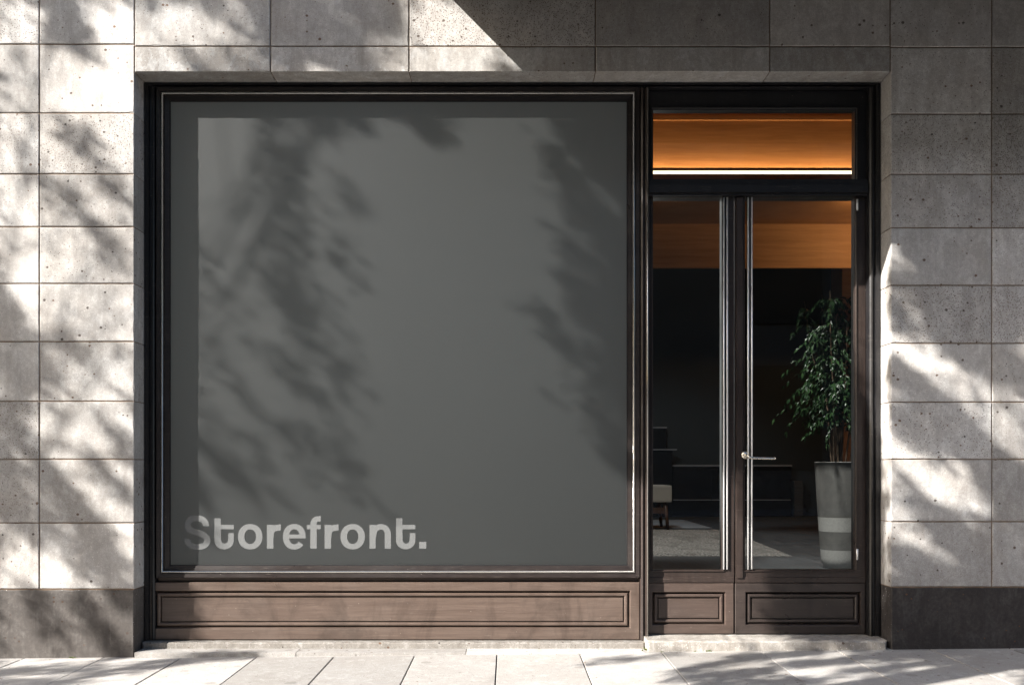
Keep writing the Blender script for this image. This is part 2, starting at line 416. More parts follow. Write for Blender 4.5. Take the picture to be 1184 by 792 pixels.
# ------------------------------------------------------------------ the stone building
OX0, OX1, OZ = -1.867, 1.933, 2.921           # masonry opening
TH = .27                                      # wall thickness
B = empty('stone_building', (0, .3, 0), 'pale limestone building with a dark shop window and double door set into it', 'building')
def stone_block(m, x0, x1, z0, z1, y0=0.0, y1=TH, gap=.0022, ch=.0028, jit=.0012):
    m.cur = (rnd.random(), rnd.random(), rnd.random()**1.6)
    x0 += gap; x1 -= gap; z0 += gap; z1 -= gap
    dy = rnd.uniform(-.0012, .0012)
    def edge(a, b, n, fixed, ax):     # slightly wavy arris
        pts = []
        for k in range(n):
            t = a+(b-a)*k/n; pts.append(t)
        return pts
    nx = max(2, int((x1-x0)/.035)); nz = max(2, int((z1-z0)/.035))
    loop = []
    for k in range(nx): loop.append((x0+(x1-x0)*k/nx, z0, 0, 1))
    for k in range(nz): loop.append((x1, z0+(z1-z0)*k/nz, -1, 0))
    for k in range(nx): loop.append((x1-(x1-x0)*k/nx, z1, 0, -1))
    for k in range(nz): loop.append((x0, z1-(z1-z0)*k/nz, 1, 0))
    fr, md, bk = [], [], []
    corners = {0, nx, nx+nz, 2*nx+nz}
    for i, (x, z, ix, iz) in enumerate(loop):
        w_ = ch*(1+.6*rnd.random()) + (.005*rnd.random() if rnd.random() < .06 else 0)
        if i in corners:
            cx = 1 if x < (x0+x1)/2 else -1; cz = 1 if z < (z0+z1)/2 else -1
            fr.append(m.vert((x+cx*w_, y0+dy, z+cz*w_)))
        else: fr.append(m.vert((x+ix*w_, y0+dy, z+iz*w_)))
        j = rnd.uniform(0, jit)
        md.append(m.vert((x+ix*j, y0+dy+ch*1.2, z+iz*j))); bk.append(m.vert((x, y1, z)))
    m.face(fr)
    L_ = len(loop)
    for k in range(L_):
        m.face((md[k], md[(k+1) % L_], fr[(k+1) % L_], fr[k])); m.face((bk[k], bk[(k+1) % L_], md[(k+1) % L_], md[k]))

PL_L, PL_R = PZ(681), PZ(678.5)
rowsL = [PL_L] + [PZ(v) for v in (604.5, 531, 464, 395, 328, 262.5, 201.5, 131, 51.5)]
rowsR = [PL_R] + [PZ(v) for v in (603, 531, 465, 397, 330, 263.5, 201.5, 132, 55)]
colsL = [PX(v) for v in (45.5, 155)]; colsL = [colsL[0]-.48*k for k in range(15, 0, -1)] + colsL[:1] + [OX0]
colsR = [OX1, PX(1147)] + [PX(1147)+.51*k for k in range(1, 15)]
m = MB()
for z0, z1 in zip(rowsL, rowsL[1:]):
    for x0, x1 in zip(colsL, colsL[1:]): stone_block(m, x0, x1, z0, z1)
for z0, z1 in zip(rowsR, rowsR[1:]):
    for x0, x1 in zip(colsR, colsR[1:]): stone_block(m, x0, x1, z0, z1)
zt = PZ(54)
top = [zt+.34*k for k in range(0, 11)]
midc = [PX(v) for v in (313, 473, 688.5, 890)]
for k, (z0, z1) in enumerate(zip(top, top[1:])):
    offs = 0 if k % 2 == 0 else .17
    xs = colsL[:-1] + [OX0] + midc + colsR[:1] + colsR[1:]
    xs = [x+offs for x in xs]
    for x0, x1 in zip(xs, xs[1:]): stone_block(m, x0, x1, z0 if k else (PZ(51.5) if x1 <= OX0+.01 else (PZ(55) if x0 >= OX1-.01 else z0)), z1)
part(m, 'stone_wall', M['limestone'], B)
m = MB()
xs = [OX0] + midc + [OX1]
for x0, x1 in zip(xs, xs[1:]): stone_block(m, x0, x1, OZ, zt, ch=.003)
part(m, 'lintel', M['lintel_stone'], B)
m = MB()
m.box(-9.2, OX0-.006, .0055, TH-.01, -.1, OZ); m.box(OX1+.006, 9.2, .0055, TH-.01, -.1, OZ)
m.box(-9.2, 9.2, .0055, TH-.01, OZ+.006, 6.3)
part(m, 'mortar', M['mortar'], B)
m = MB()
xs = [OX0-1.6*k for k in range(4, 0, -1)] + [OX0]
for x0, x1 in zip(xs, xs[1:]): stone_block(m, x0, x1, -.12, PL_L, y0=-.002, ch=.004, jit=.003)
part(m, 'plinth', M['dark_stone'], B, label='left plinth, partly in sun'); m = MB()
xs = [OX1] + [OX1+1.7*k for k in range(1, 5)]
for x0, x1 in zip(xs, xs[1:]): stone_block(m, x0, x1, -.12, PL_R, y0=-.002, ch=.004, jit=.003)
part(m, 'plinth', M['plinth_shaded'], B, label='right plinth, deep shade put into its colour')

# window sill kerb and doorstep
mx_ = PX(747, .13)
m = MB(); stone_block(m, OX0+.002, mx_-.012, -.05, .0465, y0=.085, y1=.20, ch=.005, jit=.003)
part(m, 'window_sill', M['step_stone'], B)
m = MB(); stone_block(m, PX(748), OX1-.012, -.05, .071, y0=.000, y1=.30, ch=.008, jit=.005)
part(m, 'doorstep', M['step_stone'], B)

# joinery ---------------------------------------------------------
FD = .13
fx0, fx1, fz1 = OX0+.001, OX1-.001, OZ-.001
bt = .048
m = MB()   # outer frame round the whole opening (left, top, right)
m.ring(fx0, fx1, .05, fz1, [(0, .20), (0, FD+.004), (.003, FD), (.020, FD), (.024, FD+.014), (.030, FD+.016), (.033, FD+.004), (.041, FD+.001),
       (.047, FD+.008), (.050, FD+.02), (.052, .24)], mul=(1.1, 1.15, 0, .50), sides='LRT')
part(m, 'door_and_window_frame', M['shaded_frame_paint'], B)
# mullion between window and doors
MX0, MX1 = PX(743, FD), PX(750.5, FD)
m = MB()
z0m = .048
def upright(m, x0, x1, z0, z1, prof):
    """prof = [(x fraction, y)...] extruded vertically"""
    a = [m.vert((x0+(x1-x0)*t, y, z0)) for t, y in prof]; b = [m.vert((x0+(x1-x0)*t, y, z1)) for t, y in prof]
    for k in range(len(prof)-1): m.face((a[k], a[k+1], b[k+1], b[k]))
    m.face(a[::-1]); m.face(b)
upright(m, MX0-.012, MX1, z0m, fz1-.026, [(0, .24), (0, FD+.012), (.10, FD+.004), (.28, FD-.001), (.40, FD+.002), (.46, FD+.013), (.56, FD+.013), (.60, FD+.001),
     (.70, FD-.006), (.82, FD-.007), (.93, FD-.002), (.97, FD+.006), (1, FD+.02), (1, .24)])
part(m, 'mullion', M['shaded_paint_upright'], B)

m = MB(); xb = MX1-.009
m.tube([(xb, FD-.006, z0m+.002), (xb, FD-.006, fz1-.03)], .0034, 10)
part(m, 'metal_bead', M['bronze'], bpy.data.objects['mullion'], smooth=True)
# shop window ------------------------------------------------------
wx0, wx1 = PX(180, FD), MX0-.013
wz0, wz1 = PZ(668, FD), PZ(100.5, FD)
W = MB()
W.ring(wx0, wx1, wz0, wz1, [(0, .24), (0, FD+.006), (.003, FD+.002), (.022, FD+.004), (.024, FD+.010)])
W.ring(wx0+.024, wx1-.024, wz0+.024, wz1-.024, [(0, FD+.010), (.012, FD+.012), (.013, FD+.028), (.036, FD+.033), (.037, FD+.047)])
SW = part(W, 'shop_window', M['shaded_window_paint'], B)
m = MB()
m.ring(wx0+.026, wx1-.026, wz0+.026, wz1-.026, [(0, FD+.013)]+[(.0048-.0048*math.cos(a*math.pi/10), FD+.005-.0052*math.sin(a*math.pi/10)) for a in range(11)]+[(.0096, FD+.013)])
part(m, 'metal_bead', M['bronze'], SW, smooth=True)
px0, px1 = wx0+.066, wx1-.066
m = MB(); m.box(wx0+.05, wx1-.05, FD+.040, FD+.050, wz0+.05, wz1-.05)
part(m, 'window_pane', M['film'], SW)
# thin black gasket round the pane
m = MB(); m.ring(wx0+.0605, wx1-.0605, wz0+.0605, wz1-.0605, [(0, FD+.040), (0, FD+.036), (.003, FD+.0355), (.004, FD+.040)])
part(m, 'gasket', M['gasket'], SW)

# lettering "Storefront." ------------------------------------------
PD = FD+.040
LT = MB(); npiece = [0]
def LP(u, v, ox): return (PX(ox+u/7.893, PD), PZ(585+v/7.893, PD))
def piece(left, right):
    npiece[0] += 1; y1_ = PD+.0002; y0_ = PD-.0004-.00004*npiece[0]
    a = [LT.vert((x, y0_, z)) for x, z in left]; b = [LT.vert((x, y0_, z)) for x, z in right]
    c = [LT.vert((x, y1_, z)) for x, z in left]; d = [LT.vert((x, y1_, z)) for x, z in right]
    n = len(left)
    for k in range(n-1):
        LT.face((a[k], a[k+1], b[k+1], b[k])); LT.face((a[k], c[k], c[k+1], a[k+1])); LT.face((b[k], b[k+1], d[k+1], d[k]))
    LT.face((a[0], b[0], d[0], c[0])); LT.face((a[-1], c[-1], d[-1], b[-1]))
def crom(P, n=8):
    P = [Vector(p) for p in P]; P = [P[0]*2-P[1]]+P+[P[-1]*2-P[-2]]; out = []
    for i in range(1, len(P)-2):
        for k in range(n):
            t = k/n
            out.append(.5*((2*P[i])+(P[i+1]-P[i-1])*t+(2*P[i-1]-5*P[i]+4*P[i+1]-P[i+2])*t*t+(-P[i-1]+3*P[i]-3*P[i+1]+P[i+2])*t**3))
    out.append(P[-2]); return out
def stroke(pts, ox, wv=58, wh=50, sm=True, ends=None):
    pts = crom(pts) if sm else [Vector(p) for p in pts]
    l, r = [], []
    for i, p in enumerate(pts):
        t = (pts[min(i+1, len(pts)-1)]-pts[max(i-1, 0)]).normalized()
        if ends and i == 0 and ends[0]: t = Vector(ends[0]).normalized()
        if ends and i == len(pts)-1 and ends[1]: t = Vector(ends[1]).normalized()
        w_ = (wv*abs(t.y)+wh*abs(t.x))/(abs(t.x)+abs(t.y))
        nrm = Vector((-t.y, t.x))*w_/2
        l.append(LP(p.x+nrm.x, p.y+nrm.y, ox)); r.append(LP(p.x-nrm.x, p.y-nrm.y, ox))
    piece(l, r)
def rect(u0, u1, v0, v1, ox): piece([LP(u0, v0, ox), LP(u0, v1, ox)], [LP(u1, v0, ox), LP(u1, v1, ox)])
def ell(cx, cy, rxo, ryo, rxi, ryi, ox, a0=0, a1=360, n=48, sq=2.15):
    l, r = [], []
    for k in range(n+1):
        a = math.radians(a0+(a1-a0)*k/n); c_, s_ = math.cos(a), math.sin(a)
        cc = math.copysign(abs(c_)**(2/sq), c_); ss = math.copysign(abs(s_)**(2/sq), s_)
        l.append(LP(cx+rxo*cc, cy-ryo*ss, ox)); r.append(LP(cx+rxi*cc, cy-ryi*ss, ox))
    piece(l, r)
def arc_u(xl, xr, ytopl, ytopr, ox):
    cy = 313; cx = (xl+xr)/2; n = 20; l, r = [], []
    l.append(LP(xl, ytopl, ox)); r.append(LP(xl+58, ytopl, ox))
    for k in range(n+1):
        a = math.pi+math.pi*k/n
        l.append(LP(cx+(xr-xl)/2*math.cos(a), cy-80*math.sin(a), ox))
        r.append(LP(cx+4+((xr-xl)/2-58+2)*math.cos(a), cy-8-36*math.sin(a), ox))
    l.append(LP(xr, ytopr, ox)); r.append(LP(xr-50, ytopr, ox))
    piece(l, r)
A_, Bb = 205, 350
stroke([(264, 183), (250, 140), (218, 117), (180, 110), (132, 118), (101, 148), (98, 188), (124, 220), (180, 240), (236, 261), (270, 296), (268, 335), (238, 362), (188, 371), (130, 360), (102, 332), (91, 298)], A_, 58, 52, ends=((0, -1), (0, -1)))
arc_u(339, 516, 110, 245, A_); rect(398, 516, 170, 210, A_)
ell(665.5, 278, 111.5, 115.5, 53, 66, A_)
rect(818, 877, 170, 387, A_); stroke([(852, 285), (858, 235), (885, 203), (945, 193)], A_, 56, 56, ends=(None, (1, 0)))
ell(1068, 278.5, 104, 116.5, 48, 68, A_, -7, 322, 44); rect(1018, 1170, 258, 293, A_)
rect(70, 128, 165, 387, Bb); stroke([(99, 170), (101, 148), (122, 120), (165, 114)], Bb, 58, 48, ends=(None, (1, 0))); rect(38, 165, 170, 210, Bb)
rect(200, 259, 170, 387, Bb); stroke([(234, 285), (240, 235), (267, 203), (328, 193)], Bb, 56, 56, ends=(None, (1, 0)))
ell(456.5, 278, 111.5, 115.5, 51, 66, Bb)
rect(610, 666, 170, 387, Bb); stroke([(642, 285), (650, 235), (672, 202), (712, 188), (752, 200), (774, 235), (777, 275), (777, 387)], Bb, 57, 50, ends=(None, (0, 1)))
arc_u(852, 1028, 110, 245, Bb); rect(911, 1028, 170, 210, Bb)
rect(1063, 1128, 325, 387, Bb)
part(LT, 'lettering', M['lettering'], SW)

# riser panel under the window ---------------------------------------
PAN = [(0, 0), (.003, .001), (.010, .026), (.014, .027), (.016, .010), (.020, .006), (.028, .006), (.032, .010), (.035, .025), (.039, .025), (.041, .013)]
def panel(m, X0, X1, Z0, Z1, x0, x1, z0, z1, y, k=1.0):
    """stiles and rails round one sunk panel; outer rect X/Z, panel rect x/z"""
    m.ring(X0, X1, Z0, Z1, [(0, y+.05), (0, y+.003), (.003, y)])
    # flat stiles and rails as a frame of four quads
    a = [(X0+.003, Z0+.003), (X1-.003, Z0+.003), (X1-.003, Z1-.003), (X0+.003, Z1-.003)]; b = [(x0, z0), (x1, z0), (x1, z1), (x0, z1)]
    ia = [m.vert((p[0], y, p[1])) for p in a]; ib = [m.vert((p[0], y, p[1])) for p in b]
    for q in range(4): m.face((ia[q], ia[(q+1) % 4], ib[(q+1) % 4], ib[q]))
    row = m.ring(x0, x1, z0, z1, [(i*k, y+d*k) for i, d in PAN]); m.fill(row)
m = MB(); RY = .145
rx0, rx1 = PX(169.5, RY), MX0-.0135
panel(m, rx0, rx1, .0475, PZ(673, RY), PX(177.5, RY), PX(729.5, RY), PZ(727, RY), PZ(682, RY), RY)
RP = part(m, 'riser_panel', M['brown_paint'], B)
m = MB(); m.box(fx0+.01, rx1, RY+.03, .24, .047, PZ(668, FD)+.01)
part(m, 'frame_backing', M['brown_paint'], RP)

# doors --------------------------------------------------------------
DD = .178
dx0, dx1 = MX1, PX(1005, FD)
zt0, zt1 = PZ(228, DD), PZ(207.2, DD-.03)          # transom bar
zg1 = PZ(128, DD)                              # top of the transom light
m = MB()
m.box(dx0, dx1, DD-.03, .26, zt0, zt1, .003)
m.box(dx0, dx1-.0, DD-.042, DD-.03, zt0+.012, zt1-.030, .003)
part(m, 'transom_bar', M['shaded_frame_paint'], B)
gxl, gxr = PX(755, DD), PX(988, DD)
TW = MB()
hx0, hx1 = dx0, dx1
def rim(m, X0, X1, Z0, Z1, x0, x1, z0, z1, y, back=.05):
    a = [(X0, Z0), (X1, Z0), (X1, Z1), (X0, Z1)]; b = [(x0, z0), (x1, z0), (x1, z1), (x0, z1)]
    ia = [m.vert((p[0], y, p[1])) for p in a]; ib = [m.vert((p[0], y, p[1])) for p in b]
    ic = [m.vert((p[0], y+back, p[1])) for p in b]; iz = [m.vert((p[0], y+back, p[1])) for p in a]
    for q in range(4):
        r_ = (q+1) % 4
        m.face((ia[q], ia[r_], ib[r_], ib[q])); m.face((ib[q], ib[r_], ic[r_], ic[q])); m.face((iz[q], iz[r_], ia[r_], ia[q])); m.face((iz[r_], iz[q], ic[q], ic[r_]))
rim(TW, hx0, hx1, zt1, fz1-.028, gxl, gxr, zt1+.002, zg1, DD-.006)
TW.ring(gxl-.016, gxr+.016, zt1+.001, zg1+.016, [(0, DD-.006), (.001, DD-.012), (.006, DD-.013), (.009, DD-.008), (.012, DD-.006)], mul=(1, 1, 0, 1), sides='LRT')
TWO = part(TW, 'transom_window', M['shaded_frame_paint'], B)
m = MB(); m.box(gxl-.006, gxr+.006, DD+.020, DD+.026, zt1, zg1+.006)
part(m, 'window_pane', M['glass'], TWO)

def leaf(name, X0, X1, Z0, Z1, gx0, gx1, gz0, gz1, p, beads, bead_side):
    m = MB(); y = DD
    # glazed upper part: stiles and rails with a small sunk moulding
    rim(m, X0, X1, gz0-.034, Z1, gx0, gx1, gz0, gz1, y)
    m.ring(gx0-.012, gx1+.012, gz0-.010, gz1+.010, [(0, y), (.001, y-.006), (.005, y-.007), (.008, y-.002), (.011, y+.004)], mul=(1, 1, .9, .9))
    # rail mouldings between glass and panel
    zr = gz0-.034
    m.box(X0, X1, y-.004, y+.05, zr-.032, zr-.004, .003)
    m.box(X0, X1, y-.000, y+.05, zr-.006, zr)
    kp = MB(); panel(kp, X0, X1, Z0, zr-.034, p[0], p[1], p[2], p[3], y, .95)
    d = part(m, name, M['shaded_paint_upright'], B)
    part(kp, 'kick_panel', M['door_paint'] if bead_side == 'R' else M['shaded_door_paint'], d)
    g = MB(); g.box(gx0-.004, gx1+.004, y+.018, y+.024, gz0-.004, gz1+.004)
    part(g, 'window_pane', M['glass'], d)
    for bx in beads:
        g = MB()
        g.tube([(bx, y-.0095, gz0+.003), (bx, y-.0095, gz1-.002)], .0043, 12)
        part(g, 'pull_bar', M['steel'], d, smooth=True)
    g = MB(); g.box(min(beads)-.006, max(beads)+.006, y-.0035, y+.0, gz0+.003, gz1-.002)
    part(g, 'gasket', M['gasket'], d)
    return d
zb = .0725
gzb, gzt = PZ(658.5, DD), PZ(228.5, DD)
cL = PX(848.5, DD); cR = PX(850, DD)
d1 = leaf('door', MX1+.002, cL, zb, zt0-.002, PX(755, DD), PX(834.5, DD), gzb, gzt, (PX(760, DD)-.03, PX(839.5, DD), PZ(723, DD), PZ(683.5, DD)), [PX(836.6, DD-.004), PX(840.6, DD-.004)], 'R')
d2 = leaf('door', cR, dx1-.002, zb, zt0-.002, PX(861.5, DD), gxr, gzb, gzt, (PX(861.5, DD), PX(996, DD), PZ(723, DD), PZ(683.5, DD)), [PX(864.8, DD-.004), PX(869, DD-.004)], 'L')
d1['label'] = 'narrower left door leaf'; d2['label'] = 'wider right door leaf with lever handle'
m = MB()   # meeting strip on the right leaf
m.box(PX(851, DD), PX(858.5, DD), DD-.012, DD-.001, PZ(668, DD), zt0-.004, .003)
part(m, 'meeting_strip', M['shaded_paint_upright'], d2)
m = MB()   # lever handle
hx, hz, hy = PX(861, DD), PZ(526, DD), DD-.012
bm = bmesh.new(); bmesh.ops.create_cone(bm, cap_ends=True, segments=32, radius1=.021, radius2=.019, depth=.008)
bmesh.ops.bevel(bm, geom=[e for e in bm.edges if abs(e.verts[0].co.z-e.verts[1].co.z) < 1e-5], offset=.0015, segments=2, affect='EDGES')
bmesh.ops.transform(bm, matrix=Matrix.Translation((hx, hy-.004, hz)) @ Matrix.Rotation(R(90), 4, 'X'), verts=bm.verts); m.add_bm(bm)
pts = [(hx, hy, hz), (hx, hy-.030, hz), (hx, hy-.044, hz-.001), (hx+.004, hy-.052, hz-.008), (hx+.014, hy-.056, hz-.014), (hx+.032, hy-.057, hz-.0165), (hx+.075, hy-.057, hz-.018), (hx+.142, hy-.057, hz-.019)]
m.tube([tuple(p) for p in crom([Vector(p) for p in pts], 5)], .0068, 14)
part(m, 'lever_handle', M['brass'], d2, smooth=True)
m = MB()   # keyhole plate
bm = bmesh.new(); bmesh.ops.create_cone(bm, cap_ends=True, segments=24, radius1=.012, radius2=.011, depth=.005)
bmesh.ops.transform(bm, matrix=Matrix.Translation((PX(859, DD), DD-.003, PZ(541, DD))) @ Matrix.Rotation(R(90), 4, 'X'), verts=bm.verts); m.add_bm(bm)
part(m, 'keyhole_cover', M['gasket'], d2)
for zz_ in (PZ(237, DD), PZ(640, DD)):
    m = MB(); m.tube([(PX(990.5, DD), DD-.010, zz_-.026), (PX(990.5, DD), DD-.010, zz_+.026)], .0055, 10)
    m.tube([(PX(990.5, DD), DD-.010, zz_-.031), (PX(990.5, DD), DD-.010, zz_-.0262)], .004, 10)
    part(m, 'hinge', M['steel'], d2, smooth=True)
# jamb filler between leaf and outer frame
m = MB(); m.box(dx1, fx1-.055, DD-.02, .25, zb, fz1-.03, .003)
part(m, 'door_jamb', M['shaded_frame_paint'], B)

# ------------------------------------------------------------------ the room behind
RX0, RX1, RY0, RY1, FZ, CZ = -2.6, 7.6, TH+.005, 13.2, .070, 5.55
m = MB(); m.box(RX0-.1, RX1+.1, TH+.035, RY1+.1, FZ-.1, FZ); m.build('floor', M['dark_floor'], kind='structure')
m = MB()
m.box(RX0-.2, RX0, RY0, RY1, FZ, CZ+.3); m.box(RX1, RX1+.2, RY0, RY1, FZ, CZ+.3); m.box(RX0-.2, RX1+.2, RY1, RY1+.2, FZ, CZ+.3)
m.box(RX0, fx0-.02, RY0, RY0+.1, FZ, CZ+.3); m.box(OX1+.01, RX1, RY0, RY0+.1, FZ, CZ+.3); m.box(fx0+.01, OX1+.01, RY0, RY0+.1, OZ+.01, CZ+.3)
part(m, 'interior_wall', M['black_wall'], B)
FY = 7.35                                     # the timber step in the ceiling
s1 = FPX/(CAM_D+FY)
z196, z206, z140 = PZ(196, FY), PZ(208, FY), PZ(140, FY)
m = MB()
m.box(RX0, RX1, RY0, RY1, CZ, CZ+.2)                                  # high ceiling
m.box(RX0, RX1, FY+.02, RY1, 4.62, 4.72)                              # low timber ceiling behind
part(m, 'timber_ceiling', M['oak'], B)
m = MB()
m.box(RX0, RX1, FY+.0, FY+.02, 4.60, z140)                            # fascia above the trough
m.box(RX0, RX1, FY-.035, FY+.02, z140, z140+.055, .004)               # picture rail
m.box(RX0, RX1, FY+.004, FY+.02, z140+.055, CZ)
part(m, 'timber_fascia', M['oak'], B)
BY = 10.0
m = MB(); m.box(RX0, RX1, BY, BY+.06, EYE+232*(CAM_D+BY)/FPX, 4.66); part(m, 'timber_bulkhead', M['oak'], B)
m = MB(); m.box(5.95, 6.75, 12.6, RY1, FZ, 4.62, .01); part(m, 'timber_column', M['oak'], B)
# lighting trough
t = empty('cove_light', (3, FY-.12, 4.6), 'long warm glowing strip light in a timber trough seen through the transom', 'light')
m = MB(); yt = FY-.16
k_ = (CAM_D+yt)/FPX
def pz(py): return EYE+(VY-py)*k_
m.box(RX0, RX1, yt, yt+.012, pz(197.4), pz(194.2)); m.box(RX0, RX1, yt, yt+.012, pz(207.5), pz(201.4)); m.box(RX0, RX1, yt+.02, yt+.03, pz(202.6), pz(197.4))
m.box(RX0, RX1, yt+.012, FY, pz(207.5), pz(206))
part(m, 'trough', M['oak'], t)
m = MB(); m.box(RX0+.05, RX1-.05, yt+.008, yt+.019, pz(201.3), pz(197.6)); part(m, 'led_strip', M['led'], t)
def area(name, loc, rot, sx, sy, e, col=(1, .55, .22)):
    l = bpy.data.lights.new(name, 'AREA'); l.shape = 'RECTANGLE'; l.size = sx; l.size_y = sy; l.energy = e; l.color = col
    o = bpy.data.objects.new(name, l); C.objects.link(o); o.location = loc; o.rotation_euler = rot; return o
area('cove_glow', (3.0, FY-.09, pz(196.3)), (R(180-8), 0, 0), 9.0, .03, 16)     # shines up the fascia
m = MB(); m.box(RX0+.05, RX1-.05, FY-.10, FY-.04, pz(198.5), pz(197.2)); part(m, 'lamp_housing', M['steel'], t)
# added area lights without fittings, warming the bulkhead and low ceiling
area('bulkhead_fill', (6.0, BY-1.5, 4.45), (R(80), 0, 0), 2.6, .12, 8.0)
area('bulkhead_fill_dim', (1.2, BY-1.5, 4.45), (R(80), 0, 0), 2.6, .12, .25)
area('ceiling_fill', (6.6, 9.0, 3.75), (R(180), R(-12), 0), .8, 2.6, 12)
area('film_fill', (-.65, 1.9, 1.75), (R(-90), 0, 0), 3.2, 2.4, 8.5, (.98, 1, .99))  # added unseen light behind the film, lifts the shade on the pane
def spot(x, y, tx, ty, tz, e, size, CZ=CZ, col=(1, .97, .93), txt=''):  # added out-of-view spots that brighten the dark room
    f = empty('fill_spotlight', (x, y, CZ), txt, 'spotlight', 'added fill spotlights inside')
    mm = MB(); d_ = (Vector((tx, ty, tz))-Vector((x, y, CZ-.25))).normalized(); p_ = Vector((x, y, CZ-.25))
    mm.tube([p_-d_*.12, p_], [.045, .05], 16); mm.tube([(x, y, CZ-.001), (x, y, CZ-.16)], .01, 8); part(mm, 'lamp_body', M['gasket'], f)
    l = bpy.data.lights.new('spot', 'SPOT'); l.energy = e; l.spot_size = R(size); l.spot_blend = .6; l.shadow_soft_size = .22; l.color = col
    o = bpy.data.objects.new('spot', l); C.objects.link(o); o.location = p_+d_*.02; o.rotation_euler = d_.to_track_quat('-Z', 'Y').to_euler()
spot(1.6, 5.2, 2.2, 6.6, 0, 210, 56, txt='small black fill spotlight added out of view, aimed at the shaggy rug')
spot(1.2, 2.0, 2.9, 3.6, .3, 520, 23, txt='small black fill spotlight added out of view nearest the door, aimed at the planter')
spot(1.0, 7.7, 2.6, 11.8, .2, 95, 58, 4.62, (.86, .93, 1), txt='small black fill spotlight added out of view, aimed at the back of the room')

# room contents
def tobj(name, loc, label, cat, group=None): return empty(name, loc, label, cat, group)
def dist(py): return (EYE-FZ)*FPX/(py-VY)
def XP(px, D_): return (px-VX)*D_/FPX
D_ = dist(612.5); cx1 = XP(776.5, D_); cy = D_-CAM_D; q = D_/FPX
ch = tobj('lounge_chair', (cx1-.4, cy, FZ), 'low upholstered chair with a pale linen seat and brown wooden legs on the floor rug', 'chair')
m = MB(); zc1 = FZ+(612.5-561)*q; zc0 = FZ+(612.5-580.5)*q
m.box(cx1-.78, cx1, cy-.05, cy+.65, zc0, zc1, .03)
part(m, 'seat', M['cushion'], ch, smooth=False)
m = MB(); m.box(cx1-.86, cx1-.76, cy-.02, cy+.62, zc1-.05, zc1+.40, .03); part(m, 'backrest', M['cushion'], ch)
for (lx, ly, tx) in ((cx1-.09, cy, .04), (cx1-.70, cy, -.04), (cx1-.09, cy+.58, .04), (cx1-.70, cy+.58, -.04)):
    m = MB(); m.tube([(lx, ly+.03, zc0+.01), (lx+tx, ly, FZ+.0)], [.032, .021], 10); part(m, 'leg', M['walnut'], ch, smooth=True)
m = MB(); m.box(cx1-.68, cx1-.10, cy+.01, cy+.05, zc0-.16, zc0-.075, .006); part(m, 'rail', M['walnut'], ch)
# rugs
Da, Db = dist(643), dist(613.5)
m = MB()
def rug(m, X0, X1a, X1b, y0, y1, h):
    n = 60; rows_ = []
    for j in range(n+1):
        y = y0+(y1-y0)*j/n; x1 = X1a+(X1b-X1a)*j/n
        rows_.append([m.vert((X0+(x1-X0)*i/n+(.006*math.sin(j*2.3) if i == n else 0), y, FZ+h+(.012*noise.noise(Vector((i*.9, j*.9, 0))) if 0 < i < n and 0 < j < n else -h+.002))) for i in range(n+1)])
    for a, b in zip(rows_, rows_[1:]):
        for i in range(n): m.face((a[i], a[i+1], b[i+1], b[i]))
rug(m, -1.2, XP(916, Da), XP(842, Db)-.0, Da-CAM_D, Db-CAM_D, .022)
m.build('shaggy_rug', M['rug'], smooth=True, label='speckled grey shaggy rug lying inside the door in front of the chair', cat='rug')
Da, Db = dist(611), dist(601.5)
m = MB(); m.box(-1.0, XP(823, Da), Da-CAM_D, Db-CAM_D, FZ+.001, FZ+.012, .003)
m.build('flat_mat', M['pale_mat'], label='smooth pale blue-grey mat on the floor behind the shaggy rug', cat='mat')
# back cabinets
Dk = dist(597); yk = Dk-CAM_D; kk = Dk/FPX
def kz(py): return EYE+(VY-py)*kk
def kx(px): return (px-VX)*kk
sb = tobj('sideboard', (kx(846), yk+.3, FZ), 'long low black sideboard along the back wall under a thin pale edge', 'sideboard')
m = MB(); m.box(kx(777), kx(915), yk, yk+.55, FZ, kz(539.5), .01); part(m, 'carcass', M['black_lacquer'], sb)
m = MB(); m.box(kx(776.5), kx(915.5), yk-.02, yk+.56, kz(539.3), kz(537.2), .004); part(m, 'worktop', M['edge'], sb)
for a, b in ((778, 822), (823, 868), (869, 914)):
    m = MB(); m.box(kx(a), kx(b), yk-.016, yk-.001, kz(594), kz(542), .004); part(m, 'drawer_front', M['black_lacquer'], sb)
    m = MB(); m.box(kx(a), kx(b), yk-.026, yk-.0165, kz(578.3), kz(577.3)); part(m, 'trim_line', M['edge'], sb)
pn = tobj('upright_cabinet', (kx(740), yk, FZ), 'tall stepped black cabinet left of the sideboard behind the pale chair', 'cabinet')
m = MB(); m.box(kx(690), kx(776.3), yk-.12, yk+.5, FZ, kz(521), .01); m.box(kx(690), kx(771), yk+.05, yk+.5, kz(521)+.002, kz(495), .008); part(m, 'carcass', M['black_lacquer'], pn)
m = MB(); m.box(kx(690), kx(781), yk-.17, yk-.02, kz(520.6), kz(519.2), .003); part(m, 'keyboard_shelf', M['edge'], pn)
m = MB(); m.box(kx(690), kx(771.5), yk+.02, yk+.1, kz(494.9), kz(493.4), .003); part(m, 'top_edge', M['edge'], pn)
m = MB()
for i in range(6): m.box(kx(917)+rnd.uniform(0, .02), kx(928)+rnd.uniform(-.02, 0), yk-.05, yk+.2, FZ+.002+i*.108, FZ+.105+i*.108, .006)
m.build('box_stack', M['kraft'], label='narrow stack of flat brown boxes at the right end of the black sideboard', cat='boxes')

